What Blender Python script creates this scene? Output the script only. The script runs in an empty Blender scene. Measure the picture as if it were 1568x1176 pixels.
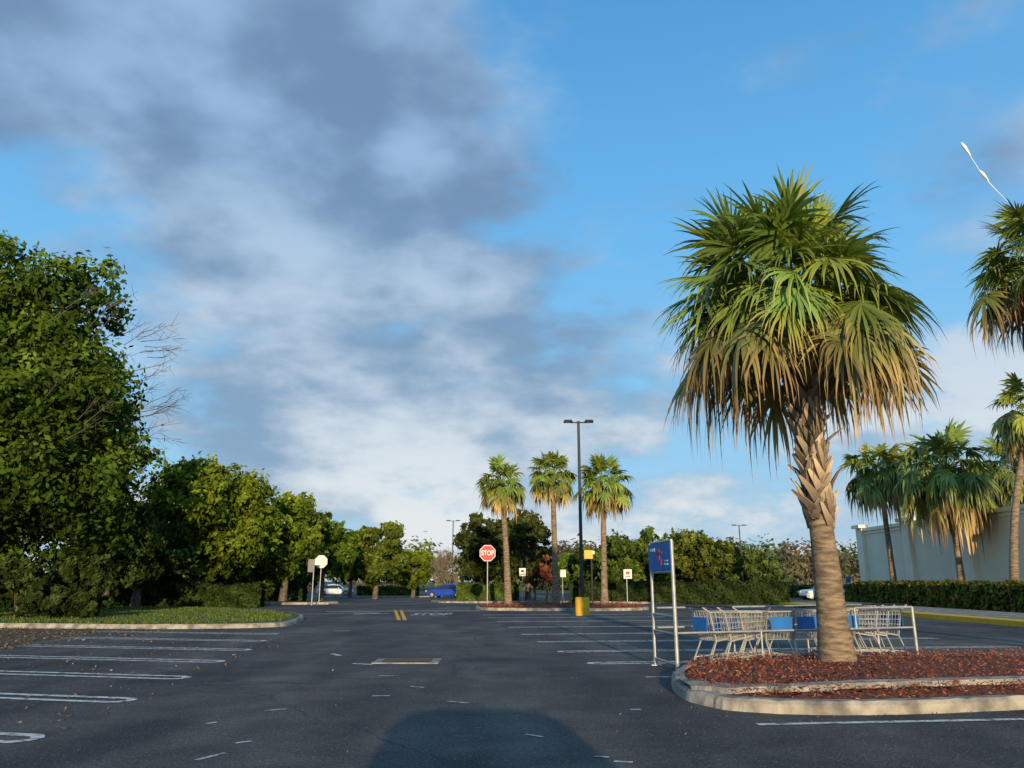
import bpy, math, numpy as np
from mathutils import Vector
R=np.random.default_rng(7)
S=bpy.context.scene
S.view_settings.view_transform='Standard'
# ------------------------------------------------------------ survey helpers
CH=1.4; F=1184.0; TH=math.atan(302/1184.0); cT,sT=math.cos(TH),math.sin(TH)
def ground(u,v,z=0.0):
    h=CH-z; t=(v-588)/F
    D=h*(cT+t*sT)/(t*cT-sT)
    w=D*cT-h*sT
    return ((u-784)/F*w, D)
def gz(y):
    return float(np.interp(y,[50,95],[0,-0.4]))
def hz(v,D):
    k=(588-v)/F
    return (k*D*cT+D*sT)/(cT-k*sT)+CH
def at(u,D,z=0.0):
    w=D*cT+(z-CH)*sT
    return (u-784)/F*w
def sdir(u,v):
    a=(u-784)/F; b=(588-v)/F
    d=np.array([a,cT-b*sT,sT+b*cT]); return d/np.linalg.norm(d)
# ------------------------------------------------------------ mesh builder
class MB:
    def __init__(s): s.V=[];s.C=[];s.n=0;s.Fc=[]
    def add(s,V,Fa,mat=0,col=(1,1,1),smooth=False):
        V=np.asarray(V,float).reshape(-1,3)
        col=np.asarray(col,float)
        if col.ndim==1: col=np.tile(col,(len(V),1))
        s.V.append(V);s.C.append(col)
        if isinstance(Fa,list) and len(set(len(f) for f in Fa))>1:
            for f in Fa: s.Fc.append((np.asarray([f])+s.n,mat,smooth))
        else:
            Fa=np.asarray(Fa,int)
            if Fa.ndim==1: Fa=Fa.reshape(1,-1)
            s.Fc.append((Fa+s.n,mat,smooth))
        s.n+=len(V)
    def obj(s,name,mats,origin=(0,0,0),parent=None):
        V=np.concatenate(s.V)-np.array(origin,float); C=np.concatenate(s.C)
        loops=np.concatenate([f.ravel() for f,_,_ in s.Fc])
        tot=np.concatenate([np.full(len(f),f.shape[1]) for f,_,_ in s.Fc])
        mi=np.concatenate([np.full(len(f),m) for f,m,_ in s.Fc])
        sm=np.concatenate([np.full(len(f),b) for f,_,b in s.Fc]).astype(bool)
        st=np.concatenate([[0],np.cumsum(tot)[:-1]])
        me=bpy.data.meshes.new(name)
        me.vertices.add(len(V)); me.vertices.foreach_set('co',V.ravel().astype(np.float32))
        me.loops.add(len(loops)); me.loops.foreach_set('vertex_index',loops.astype(np.int32))
        me.polygons.add(len(tot)); me.polygons.foreach_set('loop_start',st.astype(np.int32))
        try: me.polygons.foreach_set('loop_total',tot.astype(np.int32))
        except Exception: pass
        for m in mats: me.materials.append(m)
        me.polygons.foreach_set('material_index',mi.astype(np.int32))
        me.polygons.foreach_set('use_smooth',sm)
        me.update(calc_edges=True)
        ca=me.color_attributes.new('Col','FLOAT_COLOR','POINT')
        ca.data.foreach_set('color',np.hstack([C,np.ones((len(C),1))]).ravel().astype(np.float32))
        me.validate()
        o=bpy.data.objects.new(name,me); S.collection.objects.link(o)
        if parent is None: o.location=origin
        else: o.parent=parent
        return o
def nrm(a):
    a=np.asarray(a,float); return a/np.maximum(np.linalg.norm(a,axis=-1,keepdims=True),1e-9)
def tube(mb,pts,rad,n=8,mat=0,col=(1,1,1),smooth=True,cap=True):
    pts=np.asarray(pts,float); k=len(pts); rad=np.broadcast_to(rad,(k,))
    tg=nrm(np.gradient(pts,axis=0)) if k>2 else nrm(np.tile(pts[1]-pts[0],(2,1)))
    ref=np.array([0,0,1.0]) if abs(tg[0][2])<.9 else np.array([1.0,0,0])
    a=np.linspace(0,2*math.pi,n,endpoint=False)+math.pi/n
    V=[]
    for i in range(k):
        x=nrm(np.cross(tg[i],ref)); y=np.cross(tg[i],x)
        V.append(pts[i]+rad[i]*(np.outer(np.cos(a),x)+np.outer(np.sin(a),y)))
    V=np.concatenate(V); Fq=[]
    for i in range(k-1):
        for j in range(n):
            Fq.append((i*n+j,i*n+(j+1)%n,(i+1)*n+(j+1)%n,(i+1)*n+j))
    mb.add(V,Fq,mat,col,smooth)
    if cap:
        mb.add(V[:n],[list(range(n))],mat,col if np.ndim(col)==1 else col[0]); mb.add(V[-n:],[list(range(n))],mat,col if np.ndim(col)==1 else col[-1])
BF=[(0,1,3,2),(4,6,7,5),(0,4,5,1),(2,3,7,6),(0,2,6,4),(1,5,7,3)]
def box(mb,c,s,mat=0,col=(1,1,1),ang=0.0):
    c=np.array(c,float); s=np.array(s,float)/2
    V=np.array([[x,y,z] for x in(-1,1) for y in(-1,1) for z in(-1,1)])*s
    ca,sa=math.cos(ang),math.sin(ang)
    V=np.stack([V[:,0]*ca-V[:,1]*sa,V[:,0]*sa+V[:,1]*ca,V[:,2]],1)+c
    mb.add(V,BF,mat,col)
def leaves(mb,P,N,sz,col,mat=0,asp=.5):
    n=len(P); N=nrm(N); r=R.normal(size=(n,3)); t=nrm(np.cross(N,r)); b=np.cross(N,t)
    sz=np.broadcast_to(sz,(n,))[:,None]
    V=np.stack([P-t*sz,P-b*sz*asp,P+t*sz,P+b*sz*asp],1).reshape(-1,3)
    mb.add(V,np.arange(4*n).reshape(-1,4),mat,np.repeat(col,4,axis=0))
# ------------------------------------------------------------ materials
def mat(name,base=(.5,.5,.5),rough=.8,var=.0,vs=5.0,bump=0.0,bs=40.0,attr=False,transl=0.0,metal=0.0,base2=None,st=None,spec=.4):
    m=bpy.data.materials.new(name); m.use_nodes=True; nt=m.node_tree; N=nt.nodes; L=nt.links
    b=N['Principled BSDF']; b.inputs['Roughness'].default_value=rough; b.inputs['Metallic'].default_value=metal
    b.inputs['Specular IOR Level'].default_value=spec
    geo=N.new('ShaderNodeNewGeometry'); pos=geo.outputs['Position']
    if st:
        mp=N.new('ShaderNodeMapping'); mp.inputs['Scale'].default_value=st; L.new(pos,mp.inputs[0]); pos=mp.outputs[0]
    src=None
    if attr:
        at_=N.new('ShaderNodeAttribute'); at_.attribute_name='Col'; src=at_.outputs['Color']
    else:
        nz=N.new('ShaderNodeTexNoise'); nz.inputs['Scale'].default_value=vs; nz.inputs['Detail'].default_value=4
        L.new(pos,nz.inputs['Vector'])
        mx=N.new('ShaderNodeMix'); mx.data_type='RGBA'
        b2=base2 if base2 else tuple(c*(1-var) for c in base); b1=base if base2 else tuple(min(1,c*(1+var)) for c in base)
        mx.inputs[6].default_value=(*b2,1); mx.inputs[7].default_value=(*b1,1)
        mr=N.new('ShaderNodeMapRange'); mr.inputs[1].default_value=.35; mr.inputs[2].default_value=.65
        L.new(nz.outputs['Fac'],mr.inputs[0]); L.new(mr.outputs[0],mx.inputs[0]); src=mx.outputs[2]
    L.new(src,b.inputs['Base Color'])
    if bump:
        n2=N.new('ShaderNodeTexNoise'); n2.inputs['Scale'].default_value=bs; n2.inputs['Detail'].default_value=3
        L.new(pos,n2.inputs['Vector'])
        bp=N.new('ShaderNodeBump'); bp.inputs['Strength'].default_value=bump; bp.inputs['Distance'].default_value=.03
        L.new(n2.outputs['Fac'],bp.inputs['Height']); L.new(bp.outputs[0],b.inputs['Normal'])
    if transl:
        tr=N.new('ShaderNodeBsdfTranslucent'); L.new(src,tr.inputs['Color'])
        ms=N.new('ShaderNodeMixShader'); ms.inputs[0].default_value=transl
        front=b.outputs[0]
        if spec<=.25:
            df=N.new('ShaderNodeBsdfDiffuse'); L.new(src,df.inputs['Color']); front=df.outputs[0]; N.remove(b)
        L.new(front,ms.inputs[1]); L.new(tr.outputs[0],ms.inputs[2]); L.new(ms.outputs[0],N['Material Output'].inputs[0])
    return m
M={}
M['leaf']=mat('leaf',attr=True,transl=.2,spec=.25)
M['frond']=mat('frond',rough=.42,attr=True,transl=.2,spec=.4)
M['bark']=mat('bark',(.13,.10,.075),.9,.35,6,.6,25)
M['palmbark']=mat('palmbark',(.34,.25,.16),.9,base2=(.13,.09,.062),vs=4,bump=1,bs=9,st=(1,1,5))
M['boot']=mat('boot',(1,1,1),.85,bump=.4,bs=40,attr=True)
M['conc']=mat('concrete',(.44,.39,.31),.9,base2=(.17,.15,.125),vs=4,bump=.4,bs=50)
M['mulch']=mat('mulch',(.24,.07,.035),.95,base2=(.10,.035,.02),vs=18,bump=1,bs=45)
M['chips']=mat('chips',rough=.9,attr=True)
M['grass']=mat('grass',(.10,.14,.03),.95,base2=(.06,.085,.022),vs=4,bump=1,bs=60)
M['litterbed']=mat('leaf_litter_soil',(.13,.09,.05),.95,base2=(.05,.045,.022),vs=3,bump=1,bs=30)
M['terrain']=mat('terrain',(.09,.10,.04),.95,base2=(.06,.06,.03),vs=.3,bump=.5,bs=10)
M['yellow']=mat('yellow_paint',(.88,.48,.02),.7,base2=(.74,.40,.03),vs=6)
M['metal']=mat('galvanised',(.42,.42,.40),.5,.15,8,metal=.4)
M['cartm']=mat('cart_wire',(.50,.49,.45),.4,.1,8,metal=.35)
M['dark']=mat('dark_metal',(.035,.032,.03),.55,.2,5)
M['black']=mat('black_rubber',(.02,.02,.02),.8,.2,5)
M['red']=mat('sign_red',(.62,.025,.03),.5,.06,3)
M['white']=mat('sign_white',(.75,.75,.72),.5,.05,3)
M['blue']=mat('plastic_blue',(.02,.15,.46),.5,.12,3)
M['orange']=mat('sign_yellow',(.75,.42,.03),.5,.05,3)
M['wall']=mat('stucco',(.90,.77,.58),.9,base2=(.82,.70,.53),vs=.6,bump=.15,bs=30)
M['trim']=mat('stucco_trim',(.92,.80,.62),.9,.04,1.2)
M['glass']=mat('glass',(.02,.025,.03),.08,.1,2,spec=.8)
M['carwhite']=mat('paint_white',(.75,.75,.75),.25,.03,2)
M['carblue']=mat('paint_blue',(.02,.07,.45),.25,.05,2)
M['cargrey']=mat('paint_grey',(.2,.2,.2),.3,.05,2)
M['lamp']=mat('lamp_lens',(.7,.7,.65),.3,.05,3)
M['tail']=mat('tail_light',(.5,.02,.02),.3,.05,3)
M['cloudw']=mat('vapour',(.9,.86,.8),1,.05,.02)
def asphalt():
    m=bpy.data.materials.new('asphalt'); m.use_nodes=True; nt=m.node_tree; N=nt.nodes; L=nt.links; b=N['Principled BSDF']
    g=N.new('ShaderNodeNewGeometry')
    def noise(sc,det,dist=0,vec=None):
        n=N.new('ShaderNodeTexNoise'); n.inputs['Scale'].default_value=sc; n.inputs['Detail'].default_value=det; n.inputs['Distortion'].default_value=dist
        L.new(vec or g.outputs['Position'],n.inputs['Vector']); return n
    def ramp(src,a,b_,ca,cb):
        r=N.new('ShaderNodeValToRGB'); r.color_ramp.elements[0].position=a; r.color_ramp.elements[1].position=b_
        r.color_ramp.elements[0].color=(*ca,1); r.color_ramp.elements[1].color=(*cb,1); L.new(src,r.inputs[0]); return r.outputs[0]
    def mix(f,a,b_,bt='MIX'):
        x=N.new('ShaderNodeMix'); x.data_type='RGBA'; x.blend_type=bt
        if isinstance(f,float): x.inputs[0].default_value=f
        else: L.new(f,x.inputs[0])
        for i,s in((6,a),(7,b_)):
            if isinstance(s,tuple): x.inputs[i].default_value=(*s,1)
            else: L.new(s,x.inputs[i])
        return x.outputs[2]
    mp=N.new('ShaderNodeMapping'); mp.inputs['Scale'].default_value=(1.0,.22,1); L.new(g.outputs['Position'],mp.inputs[0])
    big=noise(.16,4,.6); med=noise(1.3,5,.3); fine=noise(70,2); spk=noise(38,1); lane=noise(.7,3,.4,mp.outputs[0])
    base=ramp(big.outputs['Fac'],.35,.68,(.060,.061,.063),(.122,.116,.104))
    m2=ramp(med.outputs['Fac'],.3,.7,(.68,.68,.70),(1.26,1.24,1.19))
    c=mix(1.0,base,m2,'MULTIPLY')
    c=mix(1.0,c,ramp(lane.outputs['Fac'],.38,.62,(.68,.69,.72),(1.26,1.23,1.17)),'MULTIPLY')
    f2=ramp(fine.outputs['Fac'],.35,.7,(.55,.55,.56),(1.6,1.57,1.5))
    c=mix(1.0,c,f2,'MULTIPLY')
    s2=ramp(spk.outputs['Fac'],.68,.74,(0,0,0),(1,1,1))
    c=mix(s2,c,(.28,.25,.20))
    off=N.new('ShaderNodeVectorMath'); off.operation='MULTIPLY_ADD'; off.inputs[1].default_value=(.9,.9,0)
    L.new(med.outputs['Color'],off.inputs[0]); L.new(g.outputs['Position'],off.inputs[2])
    vo=N.new('ShaderNodeTexVoronoi'); vo.feature='DISTANCE_TO_EDGE'; vo.inputs['Scale'].default_value=.13; L.new(off.outputs[0],vo.inputs['Vector'])
    cr=ramp(vo.outputs['Distance'],.0008,.003,(.7,.7,.7),(0,0,0))
    c=mix(cr,c,(.03,.03,.03))
    L.new(c,b.inputs['Base Color']); b.inputs['Roughness'].default_value=.85; b.inputs['Specular IOR Level'].default_value=.25
    bp=N.new('ShaderNodeBump'); bp.inputs['Strength'].default_value=.7; bp.inputs['Distance'].default_value=.015
    L.new(fine.outputs['Fac'],bp.inputs['Height']); L.new(bp.outputs[0],b.inputs['Normal'])
    return m
M['asphalt']=asphalt()
def paint():
    m=bpy.data.materials.new('road_paint'); m.use_nodes=True; nt=m.node_tree; N=nt.nodes; L=nt.links; b=N['Principled BSDF']
    g=N.new('ShaderNodeNewGeometry'); n=N.new('ShaderNodeTexNoise'); n.inputs['Scale'].default_value=9; n.inputs['Detail'].default_value=8; n.inputs['Roughness'].default_value=.7
    L.new(g.outputs['Position'],n.inputs['Vector'])
    r=N.new('ShaderNodeValToRGB'); r.color_ramp.elements[0].position=.38; r.color_ramp.elements[1].position=.52
    r.color_ramp.elements[0].color=(.13,.13,.12,1); r.color_ramp.elements[1].color=(.72,.69,.62,1)
    L.new(n.outputs['Fac'],r.inputs[0]); L.new(r.outputs[0],b.inputs['Base Color']); b.inputs['Roughness'].default_value=.8
    return m
M['paint']=paint()
# ------------------------------------------------------------ ground
def sheet(name,x0,x1,ys,dz,m):
    mb=MB(); V=[];Fq=[]
    for y in ys: V+= [(x0,y,gz(y)+dz),(x1,y,gz(y)+dz)]
    for i in range(len(ys)-1): Fq.append((2*i,2*i+1,2*i+3,2*i+2))
    mb.add(V,Fq); return mb.obj(name,[m])
sheet('ground',-2500,2500,[-400,50,95,4000],0,M['terrain'])
sheet('asphalt_road',-70,80,[-60,50,95,128],.006,M['asphalt'])
mk=MB()
def strip(mb,p,q,w,dz=.012,m=0):
    p=np.array(p,float);q=np.array(q,float); d=q-p; L=np.linalg.norm(d); n=max(1,int(L/1.5)); s=np.array([-d[1],d[0]])/L*w/2
    V=[];Fq=[]
    for i in range(n+1):
        c=p+d*i/n; V+=[(c[0]-s[0],c[1]-s[1],gz(c[1])+dz),(c[0]+s[0],c[1]+s[1],gz(c[1])+dz)]
    for i in range(n): Fq.append((2*i,2*i+1,2*i+3,2*i+2))
    mb.add(V,Fq,m)
def hairpin(e,d,L,gap=.30,w=.10):
    d=nrm(np.array(d,float)); n=np.array([-d[1],d[0]]); e=np.array(e,float)
    c=e+d*gap/2
    for s in(-1,1): strip(mk,c+n*s*gap/2,c+n*s*gap/2+d*L,w)
    V=[];Fq=[]
    for i,a in enumerate(np.linspace(-math.pi/2,math.pi/2,9)):
        u=-d*math.cos(a)+n*math.sin(a)
        for r in(gap/2-w/2,gap/2+w/2):
            p=c+u*r; V.append((p[0],p[1],.0125))
    for i in range(8): Fq.append((2*i,2*i+1,2*i+3,2*i+2))
    mk.add(V,Fq)
for e in[(-4.3,5.2),(-4.35,7.6),(-4.6,9.95),(-4.85,12.2),(-5.2,14.6),(-5.5,17.0),(-5.95,19.5),(-6.4,22.0)]:
    hairpin(e,(-1,.22),5.4,.32,.12)
for e,L in[((2.0,12.3),.55),((1.36,14.3),10),((.97,16.6),10),((.64,19.2),10),((.29,21.9),10),((-.08,25.2),8.5),((-.5,28.6),8),((-.9,31.6),7),((-1.2,34.2),6)]:
    if L<1: strip(mk,e,(e[0]+.8,e[1]+.05),.1)
    else: hairpin(e,(1,.127),L,gap=.26,w=.115)
p=ground(1160,1111);q=ground(1568,1101);strip(mk,p,(q[0]+2,q[1]+.15),.1)
strip(mk,ground(430,941),ground(528,940),.22); strip(mk,ground(560,940),ground(596,939.5),.22)
strip(mk,ground(500,936.5),ground(735,935.5),.35)
strip(mk,(-14,52),(16,47.5),.15)
a=np.array(ground(541,941)); strip(mk,a,a+[.9,1.4],.3); strip(mk,a+[.9,1.4],a+[-.3,1.5],.3)
for u,v,l,an in[(512,967,.45,.2),(570,1067,.22,.1),(685,1075,.3,-.5),(805,1126,.2,-.7),(910,1160,.12,-.3),(940,1168,.15,-.2),(508,1002,.5,-1),(628,1052,.25,-.6),(316,1110,.12,1),(405,1090,.25,.6),(300,1166,.3,1.1),(540,1017,.4,-.4),(580,1036,.3,.1),(965,1088,.12,.1),(360,1140,.15,.7)]:
    x,y=ground(u,v); strip(mk,(x,y),(x+l*math.cos(an),y+l*math.sin(an)),.045 if v>1030 else .11)
mk.obj('road_markings',[M['paint']])
ym=MB()
for du in(0,9):
    strip(ym,ground(605+du,934.5),ground(611+du,950),.14)
ym.obj('yellow_lane_line',[M['yellow']])
def text(body,size,loc,rot,m,name,parent=None,sc=(1,1,1)):
    c=bpy.data.curves.new(name,'FONT'); c.body=body; c.size=size; c.align_x='CENTER'; c.align_y='CENTER'; c.offset=size*.02
    o=bpy.data.objects.new(name+'_t',c); S.collection.objects.link(o); bpy.context.view_layer.update()
    me=bpy.data.meshes.new_from_object(o.evaluated_get(bpy.context.evaluated_depsgraph_get())); bpy.data.objects.remove(o)
    me.materials.clear(); me.materials.append(m)
    o=bpy.data.objects.new(name,me); S.collection.objects.link(o); o.location=loc; o.rotation_euler=rot; o.scale=sc
    if parent: o.parent=parent
    return o
x,y=ground(661,941); text('STOP',.95,(x,y,.013),(0,0,0),M['paint'],'stop_road_lettering',sc=(.75,3.2,1))
g=MB(); cx,cy=ground(624,1013.5)
box(g,(cx,cy,.012),(1.16,.80,.02),0)
box(g,(cx,cy,.02),(.86,.50,.02),1)
for i in range(13): box(g,(cx-.40+i*.0667,cy,.034),(.022,.48,.012),2)
for j in(-.16,0,.16): box(g,(cx,cy+j,.042),(.86,.025,.006),2)
g.obj('storm_drain_grate',[M['conc'],M['black'],M['dark']],(cx,cy,0))
# ------------------------------------------------------------ islands
def smooth(P,k=4):
    P=np.array(P,float); n=len(P); out=[]
    for i in range(n):
        p0,p1,p2,p3=P[i-1],P[i],P[(i+1)%n],P[(i+2)%n]
        for t in np.linspace(0,1,k,endpoint=False):
            out.append(.5*((2*p1)+(-p0+p2)*t+(2*p0-5*p1+4*p2-p3)*t*t+(-p0+3*p1-3*p2+p3)*t**3))
    return np.array(out)
def pip(P,Q):
    ins=np.zeros(len(Q),bool); n=len(P)
    for i in range(n):
        a=P[i];b=P[i-1]
        c=((a[1]>Q[:,1])!=(b[1]>Q[:,1]))&(Q[:,0]<(b[0]-a[0])*(Q[:,1]-a[1])/(b[1]-a[1]+1e-12)+a[0]); ins^=c
    return ins
def island(name,P,top,h=.14,kw=.2,dome=.08,k=4,kerbm='conc'):
    O=smooth(P,k) if k>1 else np.array(P,float); n=len(O)
    ar=.5*np.sum(O[:,0]*np.roll(O[:,1],-1)-np.roll(O[:,0],-1)*O[:,1])
    if ar<0: O=O[::-1]
    tg=nrm(np.roll(O,-1,0)-np.roll(O,1,0)); nn=np.stack([-tg[:,1],tg[:,0]],1)
    g=np.array([gz(y) for y in O[:,1]])[:,None]
    jt=R.normal(size=(n,1))*.008
    rings=[np.hstack([O+nn*jt,g-.01]),np.hstack([O+nn*(.02+jt),g+h-.04]),np.hstack([O+nn*(.06+jt),g+h+jt*.6]),np.hstack([O+nn*kw,g+h])]
    mb=MB(); V=np.concatenate(rings); Fq=[]
    for r in range(3):
        for i in range(n): Fq.append((r*n+i,r*n+(i+1)%n,(r+1)*n+(i+1)%n,(r+1)*n+i))
    mb.add(V,Fq,0,smooth=False)
    I=O+nn*kw; c=I.mean(0); V=[];K=7
    for s in np.linspace(0,1,K,endpoint=False):
        q=I*(1-s)+c*s; z=g[:,0]+h-.02+dome*(1-(1-s)**2)+R.normal(size=n)*.012*(s>0)
        V.append(np.hstack([q,z[:,None]]))
    V=np.concatenate(V); Fq=[]
    for r in range(K-1):
        for i in range(n): Fq.append((r*n+i,r*n+(i+1)%n,(r+1)*n+(i+1)%n,(r+1)*n+i))
    V=np.vstack([V,[c[0],c[1],gz(c[1])+h-.02+dome]])
    mb.add(V,Fq,1,smooth=True); mb.add(V,[((K-1)*n+i,(K-1)*n+(i+1)%n,K*n) for i in range(n)],1,smooth=True)
    o=mb.obj(name,[M[kerbm],M[top]]); return I
MI=island('mulch_island',[ground(*p) for p in[(1027,1050),(1045,1071),(1085,1083),(1130,1090),(1220,1095),(1330,1096),(1450,1093),(1568,1088),(1900,1078),(1900,1012),(1568,1012),(1400,1014),(1250,1018),(1120,1021),(1060,1027),(1034,1038)]],'mulch',dome=.10,k=7)
sx=MB()
pts=[ground(1048,1048,.15),ground(1120,1057,.15),ground(1210,1058,.16),ground(1310,1053,.18),ground(1420,1047,.2),ground(1568,1043,.2),ground(1750,1040,.2)]
P2=[]
for i in range(len(pts)-1):
    for t in np.linspace(0,1,6,endpoint=False): P2.append(np.array(pts[i])*(1-t)+np.array(pts[i+1])*t)
V=[];Fq=[]
for i,p in enumerate(P2):
    w=.10+R.normal()*.035+(.30 if i<8 else 0)*(1-i/8 if i<8 else 0)
    z=.165+min(i/len(P2),.5)*.14
    V+=[(p[0],p[1]-w,z-.05),(p[0],p[1]-w*.8,z+.01),(p[0],p[1]+w*.8,z+.02),(p[0],p[1]+w,z-.05)]
for i in range(len(P2)-1):
    for j in range(3): Fq.append((4*i+j,4*i+4+j,4*i+5+j,4*i+1+j))
sx.add(V,Fq); sx.obj('concrete_edging',[M['conc']])
def scatter(name,P,n,z0,size,cols,jz=.02,keep=None):
    P=np.array(P); lo=P.min(0);hi=P.max(0); Q=R.uniform(lo,hi,(n*2,2)); Q=Q[pip(P,Q)][:n]
    z=np.array([gz(y) for y in Q[:,1]])+z0+R.uniform(0,jz,len(Q))
    mb=MB(); N=np.stack([R.normal(size=len(Q))*.5,R.normal(size=len(Q))*.5-.1,np.ones(len(Q))],1)
    c=np.array(cols)[R.integers(0,len(cols),len(Q))]*R.uniform(.6,1.3,(len(Q),1))
    leaves(mb,np.hstack([Q,z[:,None]]),N,R.uniform(size[0],size[1],len(Q)),c,asp=.4)
    return mb.obj(name,[M['chips']])
scatter('mulch_chips',MI,22000,.14,(.012,.036),[(.36,.085,.04),(.27,.07,.03),(.18,.05,.025),(.38,.16,.09)],.11)
LC=[(.24,.15,.08),(.15,.09,.05),(.28,.21,.13),(.12,.07,.04),(.22,.12,.06)]
scatter('fallen_leaves',[(-12,3),(-4,3),(-4.2,12),(-5,18),(-7,25),(-13,26)],2000,.016,(.010,.034),LC,.012)
scatter('fallen_leaves',[(-9,3.5),(-2,3.5),(3,5),(9,8.8),(2,9.5),(4,40),(-8,40)],420,.016,(.008,.022),LC+[(.5,.48,.42)],.01)
scatter('fallen_leaves',[(1.5,8),(10,8.2),(10,9.7),(3,9.4),(1.9,11)],200,.016,(.008,.024),LC+[(.3,.09,.04)],.01)
island('grass_island',[(-7.2,26.4),(-7.6,25.2),(-9,24.6),(-11.5,24.4),(-20,25.5),(-34,28),(-36,43),(-22,42.5),(-14,40),(-10,35),(-8.0,31)],'grass',dome=.03,kw=.18)
lb=MB(); lb.add([(-60,2,.011),(-12.3,2,.011),(-11.2,12,.011),(-11.4,20,.011),(-12,24.2,.011),(-20,25.2,.011),(-60,29,.011)],[list(range(7))]); lb.obj('planting_bed',[M['litterbed']])
scatter('fallen_leaves',[(-24,14),(-11,12),(-9.5,24),(-22,26)],6000,.018,(.02,.05),LC+[(.07,.08,.03)],.04)
def tufts(name,P,n,h,z0,cols):
    P=np.array(P); lo=P.min(0);hi=P.max(0); Q=R.uniform(lo,hi,(n*2,2)); Q=Q[pip(P,Q)][:n]; n=len(Q)
    z=np.array([gz(y) for y in Q[:,1]])+z0; a=R.uniform(0,6.28,n); hh=R.uniform(.5,1.2,n)*h; w=.012+h*.12
    B=np.hstack([Q,z[:,None]]); t=np.stack([np.cos(a)*w,np.sin(a)*w,0*a],1); l=np.stack([R.normal(size=n)*.4*h,R.normal(size=n)*.4*h,hh],1)
    V=np.stack([B-t,B+t,B+l],1).reshape(-1,3); c=np.array(cols)[R.integers(0,len(cols),n)]*R.uniform(.7,1.3,(n,1))
    mb=MB(); mb.add(V,np.arange(3*n).reshape(-1,3),0,np.repeat(c,3,0)); mb.obj(name,[M['leaf']])
GC=[(.11,.18,.03),(.08,.13,.025),(.17,.19,.05)]
tufts('grass',[(-7.6,26.6),(-9,25),(-12,24.8),(-20,26),(-33,28.5),(-34,42),(-22,42),(-14,39.5),(-10.4,35),(-8.4,31)],26000,.09,.12,GC)
PI=island('mulch_island',[(-1.9,41.5),(-1.2,39.6),(1,39),(4,38.8),(6.3,39.6),(7.0,41.5),(6.3,45.5),(3,47.3),(-.6,46.5),(-1.8,44)],'mulch',dome=.1)
scatter('mulch_chips',PI,4000,.16,(.03,.08),[(.34,.09,.04),(.22,.06,.03)],.1)
island('grass_verge',[(-38,49),(-13.5,49.5),(-12.6,51),(-13.5,54),(-38,60)],'grass',dome=.02,k=3)
island('grass_verge',[(7.2,52.5),(22.5,48.6),(24,50),(23.5,60),(5,64),(4.5,56)],'grass',dome=.02,k=3)
island('grass_verge',[(-5,55),(3,54),(4,58),(3,66),(-5,66)],'grass',dome=.02,k=3)
island('grass_verge',[(-22,92),(-9,92),(-8,96),(-22,97)],'grass',dome=.02,k=3)
sw=MB()
def prism(mb,P,z0,z1,m,g=True):
    P=np.array(P,float); n=len(P); gg=np.array([gz(y) for y in P[:,1]])
    V=np.vstack([np.hstack([P,(gg+z0)[:,None]]),np.hstack([P,(gg+z1)[:,None]])])
    mb.add(V,[(i,(i+1)%n,n+(i+1)%n,n+i) for i in range(n)],m); mb.add(V[n:],[list(range(n))],m); 
prism(sw,[(16.75,20),(20.6,20),(20.6,50),(17.0,50),(16.75,47)],0,.16,0)
prism(sw,[(16.10,20),(16.748,20),(16.748,47),(15.8,47.5)],0,.175,1)
for yy in np.arange(21,50,1.8): box(sw,(18.7,yy,.162),(3.8,.02,.006),2)
sw.obj('sidewalk',[M['conc'],M['yellow'],M['dark']])
pb=MB(); prism(pb,[(20.602,20),(26.98,20),(26.98,66),(20.602,66)],0,.12,0); pb.obj('planting_bed',[M['litterbed']])
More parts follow.
